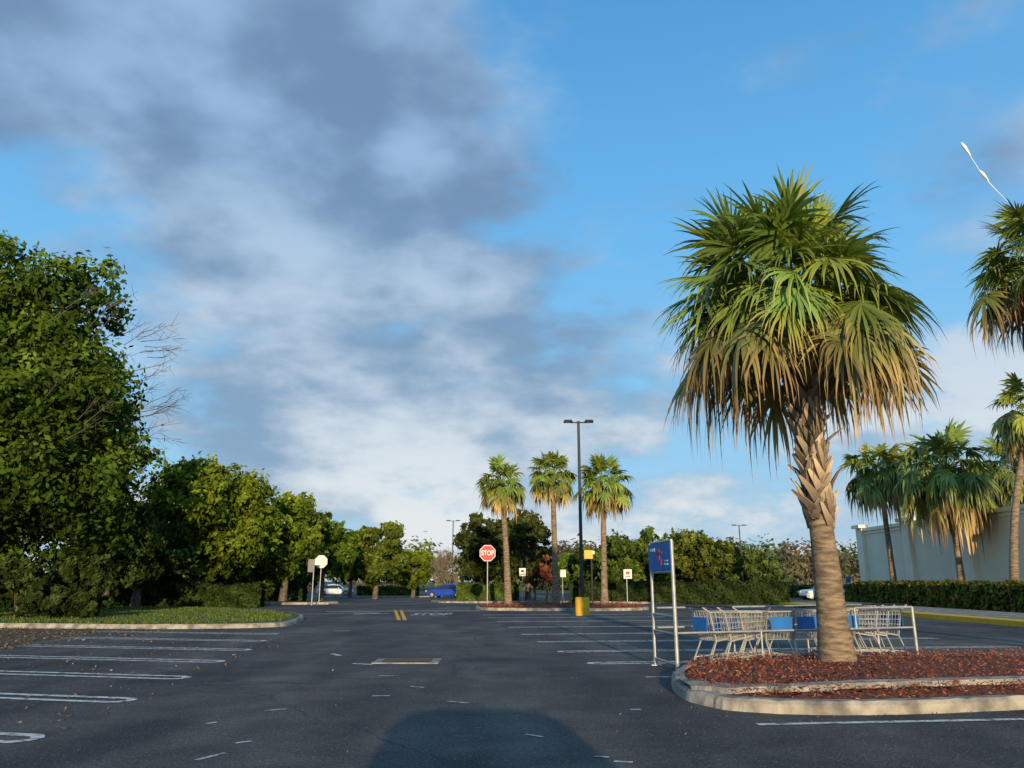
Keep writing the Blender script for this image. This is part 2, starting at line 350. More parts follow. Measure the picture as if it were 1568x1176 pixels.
# ------------------------------------------------------------ vegetation
def tree(name,X,Y,H,W,zb,nb,nl,ls,col,tr=.22,Wy=None,twigs=0,brs=(.20,.40)):
    g=gz(Y); mb=MB(); col=np.array(col); rx=W/2; ry=(Wy or W)/2; cz=(zb+H)/2; rz=(H-zb)/2
    C=np.array([X,Y,g+cz]); sh=name=='shrub'
    tube(mb,[(X,Y,g-.1),(X+.1,Y,g+cz*.35),(X-.05,Y+.1,g+cz*.8),(X,Y,g+cz*1.2)],[tr*1.3,tr,tr*.75,tr*.4],8,1)
    U=nrm(R.normal(size=(nb,3))); rad=R.uniform(.3,1,nb)**.6; br=min(rx,rz*1.1)*R.uniform(brs[0],brs[1],nb)
    BC=C+U*rad[:,None]*np.stack([rx-br*.75,ry-br*.75,rz-br*.7],1)
    for i in range(min(nb,3 if sh else 14)):
        m=(C*[1,1,.0]+[0,0,g+zb+(cz-zb)*.5]+BC[i])/2+R.normal(size=3)*.15
        tube(mb,[(X,Y,g+max(zb*.8,cz*.4)),m,BC[i]],[tr*.5,tr*.3,tr*.1],5,1,cap=False)
    w=br**2; w/=w.sum()
    for i in range(nb):
        n=int(nl*w[i]); ns=max(8,int(26*br[i]/1.2)); 
        sc=nrm(R.normal(size=(ns,3)))*br[i]*R.uniform(.5,1.08,(ns,1))*[1,1,.8]
        k=R.integers(0,ns,n); P=sc[k]+R.normal(size=(n,3))*br[i]*.13*R.uniform(.6,1.5,ns)[k][:,None]
        N=nrm(P)+R.normal(size=(n,3))*.55
        sb=R.uniform(.55,1.35,ns)[k]*R.uniform(.8,1.2)
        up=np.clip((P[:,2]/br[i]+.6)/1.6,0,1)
        c=col*sb[:,None]*R.uniform(.7,1.3,(n,1))*(.6+.7*up[:,None])  # painted shading: leaf colour darker under each clump, lighter on top
        c[:,0]*=1+.5*up*R.uniform(0,1,n)  # upper leaves yellowed too, sunlight put into their colour
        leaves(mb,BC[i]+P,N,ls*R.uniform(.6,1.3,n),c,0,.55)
    for i in range(twigs):
        a=R.uniform(-.8,.9); z=g+cz+rz*R.uniform(-.25,.5)
        e=math.sqrt(max(.05,1-((z-g-cz)/rz)**2)); s=np.array([X+rx*e*.86*math.cos(a),Y+ry*e*.8*math.sin(a)-.3,z]); d=nrm(np.array([math.cos(a),math.sin(a)*.5,R.uniform(-.1,.8)])); L=R.uniform(1.0,2.0)
        tube(mb,[s,s+d*L*.5,s+d*L+[0,0,.15]],[.022,.015,.007],3,1,cap=False)
        for _ in range(6):
            q=s+d*L*R.uniform(.3,.95); tube(mb,[q,q+nrm(d+R.normal(size=3)*.6)*R.uniform(.25,.8)],[.011,.005],3,1,cap=False)
    return mb.obj(name,[M['leaf'],M['bark']],(X,Y,g))
DG=(.05,.10,.02); MG=(.09,.165,.022); YG=(.145,.215,.022); OG=(.09,.145,.035)
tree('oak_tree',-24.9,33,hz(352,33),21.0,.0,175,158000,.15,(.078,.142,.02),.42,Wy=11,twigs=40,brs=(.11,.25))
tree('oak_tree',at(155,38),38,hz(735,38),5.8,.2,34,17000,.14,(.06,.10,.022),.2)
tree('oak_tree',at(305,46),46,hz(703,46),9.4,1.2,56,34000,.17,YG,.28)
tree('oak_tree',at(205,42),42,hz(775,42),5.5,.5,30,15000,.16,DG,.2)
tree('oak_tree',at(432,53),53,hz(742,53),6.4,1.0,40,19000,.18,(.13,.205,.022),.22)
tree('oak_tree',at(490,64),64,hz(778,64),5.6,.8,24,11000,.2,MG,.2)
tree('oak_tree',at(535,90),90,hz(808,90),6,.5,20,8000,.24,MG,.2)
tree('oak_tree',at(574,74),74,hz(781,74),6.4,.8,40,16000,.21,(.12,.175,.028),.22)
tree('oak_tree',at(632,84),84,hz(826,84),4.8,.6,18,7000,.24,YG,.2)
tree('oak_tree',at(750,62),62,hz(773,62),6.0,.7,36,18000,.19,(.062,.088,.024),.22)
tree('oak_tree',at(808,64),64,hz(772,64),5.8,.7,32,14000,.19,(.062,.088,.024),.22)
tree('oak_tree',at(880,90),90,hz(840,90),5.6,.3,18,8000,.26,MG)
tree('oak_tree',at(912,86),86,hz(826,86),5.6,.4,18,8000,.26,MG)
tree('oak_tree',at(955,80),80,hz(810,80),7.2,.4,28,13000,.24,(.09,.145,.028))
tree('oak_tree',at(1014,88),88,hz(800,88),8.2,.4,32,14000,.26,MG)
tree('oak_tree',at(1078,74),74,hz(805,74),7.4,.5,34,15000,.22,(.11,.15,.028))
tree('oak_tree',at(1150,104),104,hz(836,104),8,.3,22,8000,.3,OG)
tree('crape_myrtle',at(836,54),54,hz(845,54),1.9,1.0,12,1500,.12,(.22,.08,.04),.06)
tree('crape_myrtle',at(818,55),55,hz(862,55),1.6,.8,10,1200,.12,(.14,.13,.05),.06)
for X,Y,H,W in[(-15.6,28.5,1.5,3.2),(-17.8,28.8,2.5,4),(-20.5,29,2.3,4.5),(-24,29.5,2.8,5),(-17,31,2.9,4)]:
    tree('shrub',X,Y,H,W,.0,24,9000,.11,(.045,.072,.018),.05,Wy=2.2)
for u,D,v,W in[(380,52,855,4),(340,50,862,4),(250,44,865,4),(445,60,866,3)]:
    tree('shrub',at(u,D),D,hz(v,D)-gz(D),W,.0,12,3500,.17,(.05,.075,.02),.05)
bt=MB(); X,Y=at(685,94),94; g0=gz(Y); Hh=hz(830,94)-g0
def twig(p,d,L,r,k):
    q=p+d*L; tube(bt,[p,(p+q)/2+R.normal(size=3)*.04,q],[r,r*.8,r*.6],3,0,cap=False)
    if k==0: return
    for _ in range(3): twig(q,nrm(d+R.normal(size=3)*[.5,.5,.3]),L*R.uniform(.6,.85),r*.62,k-1)
for i in range(18):
    a=R.uniform(0,6.28); twig(np.array([X+R.normal()*.25,Y+R.normal()*.25,g0]),nrm(np.array([math.cos(a)*.75,math.sin(a)*.6,1])),Hh*.36,.055,3)
bt.obj('bare_tree',[mat('twig',(.30,.20,.15),.9,.2,3)],(0,0,0))
dm=MB()
for i in range(130):
    x=R.uniform(-190,190); y=R.uniform(140,200); g0=gz(y); h=(hz(R.uniform(828,850),y)-g0); w=R.uniform(7,13); n=850
    c=np.array([(.11,.165,.05),(.09,.145,.045),(.14,.18,.055),(.16,.13,.08)][R.integers(0,4)])
    k=R.integers(0,14,n); sc=nrm(R.normal(size=(14,3)))*[w*.42,w*.3,h*.36]; P=np.array([x,y,g0+h*.52])+sc[k]+R.normal(size=(n,3))*[w*.13,w*.1,h*.11]
    N=nrm(P-[x,y,g0+h*.3])+R.normal(size=(n,3))*.5
    leaves(dm,P,N,.5*R.uniform(.6,1.3,n),c*R.uniform(.7,1.25,14)[k][:,None]*R.uniform(.7,1.3,(n,1)),0,.6)
dm.obj('distant_trees',[M['leaf']])
def hedge(name,p,q,w,h,n,ls,col,flower=0):
    p=np.array(p,float);q=np.array(q,float);d=q-p;L=np.linalg.norm(d);d/=L;s=np.array([-d[1],d[0]]); mb=MB(); col=np.array(col)
    t=R.uniform(0,L,n); 
    a=R.uniform(0,1,n); top=a<.45; 
    su=np.where(top,R.uniform(-1,1,n),np.sign(R.uniform(-1,1,n))*R.uniform(.8,1.05,n)); 
    wob=.08*np.sin(t*2.1)+.06*np.sin(t*5.3+1)+.05*np.sin(t*11)
    zz=np.where(top,h*(1+wob*.6)+R.normal(size=n)*.05-.12*su**4,R.uniform(.02,1,n)*h*(1+wob*.5))
    su=su*(1+wob)
    P=np.stack([p[0]+d[0]*t+s[0]*su*w/2,p[1]+d[1]*t+s[1]*su*w/2,zz],1); P[:,2]+=np.array([gz(y) for y in P[:,1]])
    N=np.stack([s[0]*su*(~top)*1.0,s[1]*su*(~top)*1.0,top*1.0+.25],1)+R.normal(size=(n,3))*.5
    cl=.8+.35*np.sin(t*3.7+zz*5)*np.sin(t*1.3+su*3)
    c=col*cl[:,None]*R.uniform(.6,1.4,(n,1))
    if flower: f=R.uniform(size=n)<flower; c[f]=np.array([.38,.10,.06])*R.uniform(.6,1.2,(f.sum(),1))
    leaves(mb,P,N,ls*R.uniform(.6,1.3,n),c,0,.6)
    for i in range(int(L/.8)):
        b=p+d*(i+.5)*.8; g0=gz(b[1]); tube(mb,[(b[0],b[1],g0),(b[0]+R.normal()*.1,b[1]+R.normal()*.1,g0+h*.85)],[.05,.02],5,1,cap=False)
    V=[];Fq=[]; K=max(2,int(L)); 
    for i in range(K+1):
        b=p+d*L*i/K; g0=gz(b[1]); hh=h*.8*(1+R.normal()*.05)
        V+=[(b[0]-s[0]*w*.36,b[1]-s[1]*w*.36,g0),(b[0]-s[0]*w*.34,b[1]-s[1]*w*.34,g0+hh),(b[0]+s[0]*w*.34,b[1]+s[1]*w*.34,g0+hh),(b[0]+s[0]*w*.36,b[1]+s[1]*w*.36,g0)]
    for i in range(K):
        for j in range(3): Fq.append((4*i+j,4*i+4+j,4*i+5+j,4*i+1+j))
    mb.add(V,Fq,0,col*.35)  # inner core: leaf colour darkened to paint in the hedge's interior shade
    return mb.obj(name,[M['leaf'],M['bark']],(p[0],p[1],gz(p[1])))
hedge('hedge',(-33,43.6),(at(402,44.5),44.5),1.3,1.15,14000,.11,(.05,.08,.02))
hedge('hedge',(at(880,55),55),(at(1208,48.8),48.8),1.4,1.3,17000,.12,(.05,.075,.024))
hedge('hedge',(at(704,57),57),(at(790,56),56),1.4,1.15,6000,.13,(.11,.16,.03))
hedge('hedge',(at(548,95),95),(at(640,95),95),1.4,1.1,5000,.16,(.10,.14,.03))
hedge('hedge',(22.4,26),(22.9,53),1.9,1.25,30000,.10,(.16,.20,.035),.10)
hedge('hedge',(-34,57),(-15,58),2,1.6,7000,.15,(.05,.075,.02))
hedge('hedge',(26,88),(48,86),2,1.2,6000,.2,(.11,.14,.04))
def frond(mb,h0,az,el,Lp,Lb,nseg,sag,droop,cg,ct,age,nst=4,wf=1.0,tilt=.4):
    d0=np.array([math.cos(el)*math.cos(az),math.cos(el)*math.sin(az),math.sin(el)])
    Z=np.array([0,0,1.0]); s=np.linspace(0,1,5)[:,None]
    pts=h0+d0*Lp*s-Z*sag*Lp*s**2
    tube(mb,pts,np.linspace(.032,.018,5)*Lb,3,0,np.array(cg)*1.25,cap=False)
    hub=pts[-1]; d=nrm(d0-Z*(2*sag+tilt)); side=np.array([-math.sin(az),math.cos(az),0]); n=np.cross(d,side)
    r=R.uniform(-.7,.7); side,n=side*math.cos(r)+n*math.sin(r),n*math.cos(r)-side*math.sin(r)
    a=np.linspace(-2.25,2.25,nseg)+R.normal(size=nseg)*.05
    L=Lb*(.80+.20*np.cos(a*.75))*R.uniform(.8,1.1,nseg)
    e=np.outer(np.cos(a),d)+np.outer(np.sin(a),side)-np.outer(np.abs(np.sin(a))*.22-.05,n)
    e=nrm(e+R.normal(size=(nseg,3))*.05)
    st=hub+np.outer(np.maximum(np.cos(a),0)*.16*Lb,d)
    wd=nrm(np.cross(n,e)+n*R.uniform(-.6,.6,(nseg,1)))
    w0=Lb*4.5/nseg*.27*wf; W=np.interp(np.linspace(0,1,nst+1),[0,.25,.5,.8,1],[.5,1,.82,.36,.03])*w0
    V=[];C=[]; dr=droop*R.uniform(.4,1.6,nseg)
    cg=np.array(cg);ct=np.array(ct); fv=R.uniform(.6,1.4); sv=R.uniform(.75,1.25,nseg)[:,None]
    for i,q in enumerate(np.linspace(0,1,nst+1)):
        p=st+e*(L*q*(1-.40*np.minimum(dr,1.2)*q*q))[:,None]-np.outer(dr*L*q**2.8*.85,Z)
        V.append(p-wd*W[i]); V.append(p+wd*W[i])
        m=np.clip((q-(1-age*1.05))/max(.25,1-age*.5),0,1)
        c=(cg*(1-m)+ct*m)*fv*sv; C+= [c,c]
    V=np.stack(V,1).reshape(-1,3); C=np.stack(C,1).reshape(-1,3); k=2*(nst+1); Fq=[]
    base=np.arange(nseg)*k
    for i in range(nst): Fq.append(np.stack([base+2*i,base+2*i+1,base+2*i+3,base+2*i+2],1))
    mb.add(V,np.concatenate(Fq),0,C)
def palm(name,X,Y,zt,Rc,nf,nseg,tr,lean=(0,0),elr=(82,-36),droopiness=1.0,boots=0,bootz=(0,0),tan=.6,g=None,brown=(.46,.27,.11),green=(.17,.24,.045),wf=1.0,dk=.85,flare=.4,low=0):
    g=gz(Y)+.12 if g is None else g; mb=MB()
    top=np.array([X+lean[0],Y+lean[1],zt]); b=np.array([X,Y,g-.05]); k=20; pts=[];rad=[]
    for i in range(k):
        s=i/(k-1); pts.append(b*(1-s)+top*s+np.array([lean[0],lean[1],0])*-.18*math.sin(math.pi*s)); rad.append(tr*(1+flare*math.exp(-s*8)-.18*min(s*1.6,1)+.03*math.sin(i*1.7)*(1 if i>1 else 0)))
    tube(mb,pts,rad,14,1); P=np.array(pts)
    def tp(z):
        s=np.clip((z-b[2])/(top[2]-b[2]),0,1); i=min(int(s*(k-1)),k-2); f=s*(k-1)-i; return P[i]*(1-f)+P[i+1]*f, rad[i]*(1-f)+rad[i+1]*f
    for i in range(boots):
        f=i/boots; z=bootz[0]+(bootz[1]-bootz[0])*f; c,r=tp(z); a=i*2.3999; o=np.array([math.cos(a),math.sin(a),0]); t=np.array([-o[1],o[0],0])*(1 if i%2 else -1)
        L=R.uniform(.28,.44); out=R.uniform(.04,.10) if R.uniform()>.12+.15*f else R.uniform(.18,.34); out+=.08*f
        V=[];F4=[]
        for j,s in enumerate([0,.4,.75,1]):
            q=c+o*(r*.98+.012+out*s**1.6)+t*(L*.55*s-L*.22)*.9+np.array([0,0,L*s]); w=[.072,.05,.036,.016][j]; th=[.03,.026,.022,.01][j]
            tt=nrm(t-np.array([0,0,.5])); V+=[q-tt*w-o*th,q+tt*w-o*th,q+tt*w+o*th,q-tt*w+o*th]
        for j in range(3):
            for m_ in range(4): F4.append((4*j+m_,4*j+(m_+1)%4,4*j+4+(m_+1)%4,4*j+4+m_))
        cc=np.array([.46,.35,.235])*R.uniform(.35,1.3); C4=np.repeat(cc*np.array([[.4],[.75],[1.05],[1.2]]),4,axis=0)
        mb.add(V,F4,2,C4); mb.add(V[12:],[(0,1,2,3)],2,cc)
    for i in range(nf):
        s=(i+.5)/nf; el=math.radians(elr[0]+(elr[1]-elr[0])*s**.8+R.normal()*8); az=i*2.39996+R.normal()*.25
        h0=top+np.array([0,0,.28*Rc*(.4-s)])+np.array([math.cos(az),math.sin(az),0])*tr*.5
        lp=Rc*R.uniform(.36,.74); lb=Rc*R.uniform(.38,.48)
        age=np.clip((s-.36)*1.7,0,1)*tan/.6*.75+.05
        cg=np.array(green)+np.array([.03,.015,-.004])*R.uniform(-1.2,2)
        if s>.86: cg=cg*.6+np.array(brown)*.3
        if s>.95 and tan>.5: cg=np.array(brown)*.6; lp*=.6
        frond(mb,h0,az,el,lp,lb,nseg,(.08+.20*(1-abs(math.sin(el)))*.8)*min(droopiness,1.4)*(1 if el>0 else .7),(.15+dk*s**1.3)*droopiness,cg,brown,age,nst=5 if nseg>26 else 4,wf=wf,tilt=.1+.75*s)
    for i in range(low):
        az=i*2.39996+.4+R.normal()*.3; el=math.radians(R.uniform(-14,8)); h0=top-np.array([0,0,.16*Rc])+np.array([math.cos(az),math.sin(az),0])*tr*.5
        frond(mb,h0,az,el,Rc*R.uniform(.55,.80),Rc*R.uniform(.42,.50),nseg,.20,R.uniform(.7,1.1),np.array(green)*.72+np.array(brown)*.12,brown,.62,nst=5,wf=wf,tilt=1.5)
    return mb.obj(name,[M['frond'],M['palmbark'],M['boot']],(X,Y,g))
px,py=ground(1283,1022,.1)
palm('palm_tree',px,py,hz(492,13.8),2.24,104,34,.205,lean=(-.20,.1),boots=165,bootz=(2.25,5.8),g=.15,tan=.48,elr=(80,-20),dk=.55,flare=.5,low=12,green=(.175,.255,.045))
for u,D,v,ul,r in[(778,43.5,742,767,1.5),(851,45,728,846,1.5),(926,44.5,740,924,1.75)]:
    z=hz(v,D); x0=at(u,D); x1=at(ul,D,z); palm('palm_tree',x0,D,z,r,66,20,.18,lean=(x1-x0,0),tan=.5,elr=(86,-50),green=(.18,.255,.045),wf=1.4)
for u,D,v,r,dr in[(1373,51,722,2.4,1.8),(1478,44.5,722,2.9,1.9),(1425,55,724,2.2,1.8),(1556,36.5,630,2.0,1.8),(1580,47,718,2.6,1.7)]:
    z=hz(v,D); x0=at(u,D); uu={1373:1345,1478:1450,1425:1405,1556:1580,1580:1556}[u]; x1=at(uu,D,z)
    palm('palm_tree',x0,D,z,r,66,20,.19,lean=(x1-x0,0),droopiness=dr*.85,tan=.5,elr=(74,-52),green=(.19,.25,.045),wf=1.4)
palm('palm_tree',at(1745,16),16,hz(405,16),1.75,70,30,.2,lean=(-.3,0),tan=.6,g=0,elr=(82,-20),dk=.58,low=10)
# ------------------------------------------------------------ signs and furniture
def poly_sign(mb,c,r,n,mt,rot=0,th=.01,dy=0):
    a=np.linspace(0,2*math.pi,n,endpoint=False)+rot
    Fp=np.stack([c[0]+r*np.cos(a),np.full(n,c[1]+dy),c[2]+r*np.sin(a)],1); Bp=Fp+[0,th,0]
    mb.add(np.vstack([Fp,Bp]),[(i,(i+1)%n,n+(i+1)%n,n+i) for i in range(n)],mt); mb.add(Fp,[list(range(n))],mt); mb.add(Bp,[list(range(n))],mt)
D=43; x=at(746,D); zc=hz(847,D); g=MB(); g0=.1
tube(g,[(x,D,g0),(x,D,zc+.3)],[.035,.035],6,2)
poly_sign(g,(x,D-.05,zc),.46,8,1,math.pi/8); poly_sign(g,(x,D-.05,zc),.425,8,0,math.pi/8,.004,-.006)
o=g.obj('stop_sign',[M['red'],M['white'],M['metal']],(x,D,0))
text('STOP',.34,(0,-.06,zc),(math.pi/2,0,0),M['white'],'lettering',o,(.85,1.05,1))
D=50; x=at(488,D); zc=hz(860,D); g=MB(); tube(g,[(x,D,0),(x+.02,D,zc+.3)],[.035,.035],6,1); poly_sign(g,(at(492,D,zc),D-.05,zc),.42,8,0,math.pi/8)
g.obj('stop_sign',[M['white'],M['metal']],(x,D,0))
def rsign(name,u,D,v,w,h,mt,fig=None,post='metal'):
    x=at(u,D); g0=gz(D); zc=hz(v,D); g=MB(); xs=at(u,D,zc)
    tube(g,[(x,D,g0),(x,D,zc+h/2)],[.035,.035],6,1)
    box(g,(xs,D-.05,zc),(w,.012,h),0)
    box(g,(xs,D-.06,zc),(w*.88,.004,h*.9),2)
    if fig: box(g,(xs,D-.066,zc+h*.12),(w*.45,.004,h*.3),3); box(g,(xs,D-.066,zc-h*.26),(w*.6,.004,h*.1),3)
    return g.obj(name,[M[mt],M[post],M[mt],M[fig or 'dark']],(x,D,g0))
rsign('traffic_sign',477,48,866,.4,.75,'cargrey')
rsign('traffic_sign',961,48.5,879,.5,.55,'white','red')
rsign('traffic_sign',862,50,878,.35,.45,'white')
rsign('traffic_sign',800,52,876,.42,.5,'white','dark')
rsign('traffic_sign',1299,60,888,.35,.4,'blue')
rsign('traffic_sign',908,49,846,.18,.2,'white',None,'dark')
D=46; x=at(907,D); g=MB(); zc=hz(849,D); tube(g,[(x,D,0),(x,D,zc+.5)],[.03,.03],6,1); poly_sign(g,(at(901,D,zc),D-.05,zc),.34,4,0,math.pi/4)
g.obj('warning_sign',[M['orange'],M['dark']],(x,D,0))
def lamp(u,D,vtop,base=True,arm=.75,dz=0):
    x=at(u,D); g0=gz(D); zt=hz(vtop,D); g=MB()
    if base:
        tube(g,[(x,D,g0),(x,D,g0+.72),(x,D,g0+.75)],[.30,.30,.27],18,1)
        box(g,(x,D,g0+.765),(.32,.32,.03),0)
    tube(g,[(x,D,g0),(x,D,g0+zt*.5),(x,D,zt)],[.085,.075,.06],8,0)
    tube(g,[(x-arm*.5,D,zt-.06),(x+arm*.5,D,zt-.06)],[.03,.03],6,0)
    for s in(-1,1):
        c=x+s*arm*.62; 
        V=np.array([[-.3,-.17,-.05],[.3,-.17,-.05],[.3,.17,-.05],[-.3,.17,-.05],[-.24,-.12,.05],[.24,-.12,.05],[.24,.12,.05],[-.24,.12,.05]])*[arm*.9,1,1]+[c,D,zt]
        g.add(V,[(0,1,2,3),(4,5,6,7),(0,1,5,4),(1,2,6,5),(2,3,7,6),(3,0,4,7)],0)
        box(g,(c,D,zt-.056),(.34*arm,.2,.008),2)
    return g.obj('street_lamp',[M['dark'],M['yellow'],M['lamp']],(x,D,g0))
lamp(892,33.9,645); lamp(692,100,797,False,1.0); lamp(1139,95,804,False,1.0); lamp(1207,130,842,False,1.0)
# cart corral
A=np.array([2.54,13.5]); B=np.array([7.3,15.2]); dx=nrm(B-A); nx=np.array([-dx[1],dx[0]])
P0=np.array(ground(1038,1031)); P1=np.array(ground(1004,1019))
g=MB()
def P3(p,z): return (p[0],p[1],z)
zt=2.05
nearE=P0+dx*4.9; farE=P1+dx*4.9
for p in(P0,P1): tube(g,[P3(p,.01),P3(p,zt)],[.032,.032],8,0); box(g,P3(p,.012),(.16,.16,.012),0)
for p in(nearE,farE): tube(g,[P3(p,.01),P3(p,.95)],[.028,.028],8,0)
for z in(zt,1.55,.85,.58,.12): tube(g,[P3(P0,z),P3(P1,z)],[.022,.022],6,0)
for a_,b_ in((P0,nearE),(P1,farE)):
    for z in((.60,) if a_ is P0 else (.62,.95)): tube(g,[P3(a_,z),P3(b_,z)],[.018,.018],6,0)
    for t in(.33,.66): q=a_*(1-t)+b_*t; tube(g,[P3(q,.01),P3(q,.6)],[.018,.018],6,0)
tube(g,[P3(P0+dx*3.6,.95),P3(nearE,.95)],[.02,.02],6,0); tube(g,[P3(P0+dx*3.6,.6),P3(P0+dx*3.6,.95)],[.02,.02],6,0)
o=g.obj('cart_corral',[M['metal']],(P0[0],P0[1],0))
g=MB(); dd=nrm(P1-P0); nn=np.array([dd[1],-dd[0]]); nn=nn if nn[0]<0 else -nn
def panel(s0,s1,z0,z1,off,mt):
    a_=P0+(P1-P0)*s0+nn*off; b_=P0+(P1-P0)*s1+nn*off; a2=a_-nn*.008;b2=b_-nn*.008
    V=[P3(a_,z0),P3(b_,z0),P3(b_,z1),P3(a_,z1),P3(a2,z0),P3(b2,z0),P3(b2,z1),P3(a2,z1)]
    g.add(V,[(0,1,2,3),(4,5,6,7),(0,1,5,4),(1,2,6,5),(2,3,7,6),(3,0,4,7)],mt)
panel(-.02,1.02,1.58,2.02,.035,0); panel(.70,.92,1.9,1.95,.040,1)
panel(.48,.53,1.70,1.93,.040,2); panel(.36,.66,1.85,1.88,.045,2); panel(.40,.44,1.66,1.76,.041,2); panel(.1,.28,1.66,1.69,.04,1); panel(.1,.24,1.72,1.74,.04,1)
g.obj('sign_panel',[M['blue'],M['white'],M['red']],(P0[0],P0[1],0),parent=o)
def cart_mesh():
    g=MB(); T=lambda a,b,r=.0065,m=0:tube(g,[a,b],[r,r],4,m,smooth=False,cap=False)
    def Q(s,t,h):
        w=.27-.07*s; x=(.02+.10*(1-h))+s*(.90-.18*(1-h)); zb=.46+.10*s; zt=.94-.02*s
        return (x,t*w*(.85+.15*h),zb+(zt-zb)*h)
    for t in(-1,1):
        for h in np.linspace(0,1,6): T(Q(0,t,h),Q(1,t,h),.0115 if h==1 else .005)
        for s in np.linspace(0,1,13): T(Q(s,t,0),Q(s,t,1),.0042)
    for s in(0,1):
        for t in np.linspace(-1,1,8): T(Q(s,t,0),Q(s,t,1),.0042)
        for h in np.linspace(0,1,5): T(Q(s,-1,h),Q(s,1,h),.0115 if h==1 else .005)
    for s in np.linspace(0,1,9): T(Q(s,-1,0),Q(s,1,0),.0042)
    for t in np.linspace(-1,1,6): T(Q(0,t,0),Q(1,t,0),.0042)
    tube(g,[(-.10,-.27,1.02),(-.10,.27,1.02)],[.017,.017],8,3)
    for t in(-1,1):
        T((-.10,t*.27,1.02),(.05,t*.27,.93),.013); T((.05,t*.26,.93),(.16,t*.24,.45),.013); T((.16,t*.24,.45),(.02,t*.26,.14),.014)
        T((.02,t*.26,.16),(.85,t*.19,.22),.013); T((.85,t*.19,.22),(.80,t*.19,.12),.013); T((.16,t*.24,.45),(.62,t*.2,.52),.011); T((.62,t*.2,.21),(.80,t*.2,.54),.012)
        for x,y in((.02,t*.26),(.80,t*.19)):
            tube(g,[(x,y-.018,.065),(x,y+.018,.065)],[.063,.063],12,2,smooth=False); box(g,(x,y,.125),(.05,.05,.04),0)
    for x in np.linspace(.08,.8,8): T((x,-.22,.2),(x,.22,.2),.005)
    T((.85,-.19,.22),(.85,.19,.22),.013)
    box(g,(.0,0,.73),(.012,.46,.23),1); box(g,(.14,0,.66),(.18,.42,.010),1)
    for t in np.linspace(-.8,.8,7): T((.235,t*.24,.70),(.20,t*.24,.93),.005)
    return g
gm=cart_mesh(); base=gm.obj('shopping_cart',[M['cartm'],M['blue'],M['black'],M['dark']])
ang=math.atan2(dx[1],dx[0]); mid0=(P0+P1)/2
first=True
for (s,off,fl) in [(.62,-.10,0),(.90,-.12,0),(1.20,-.1,0),(1.95,-.52,math.pi/2),(2.52,-.50,math.pi/2-.03),(3.42,-.48,math.pi/2+.05),(4.9,.02,math.pi),(4.62,.02,math.pi),(4.35,.02,math.pi)]:
    ob=base if first else bpy.data.objects.new('shopping_cart',base.data)
    if not first: S.collection.objects.link(ob)
    first=False
    p=mid0+dx*s+nx*off
    ob.location=(p[0],p[1],.01); ob.rotation_euler=(0,0,ang+fl+R.normal()*.02); ob.scale=(.95,.95,.95)
# ------------------------------------------------------------ building
b=MB(); X0=27.0
box(b,(X0+14,42,2.55),(28,38,5.1),0)
box(b,(X0+14,42,5.22),(28.3,38.3,.24),1); box(b,(X0+14,42,4.93),(28.16,38.16,.1),1)
box(b,(X0+14,42,.3),(28.1,38.1,.6),1)
for y in(60.6,53.5,46.5,39.5,32.5,25.5):
    box(b,(X0-.11,y,2.8),(.35,1.0,5.0),1); box(b,(X0-.16,y,5.46),(.75,1.3,.24),1)
box(b,(X0+14,38,5.6),(22,14,1.0),0); box(b,(X0+14,38,6.18),(22.3,14.3,.16),1)
o=b.obj('store_building',[M['wall'],M['trim']],(X0,42,0))
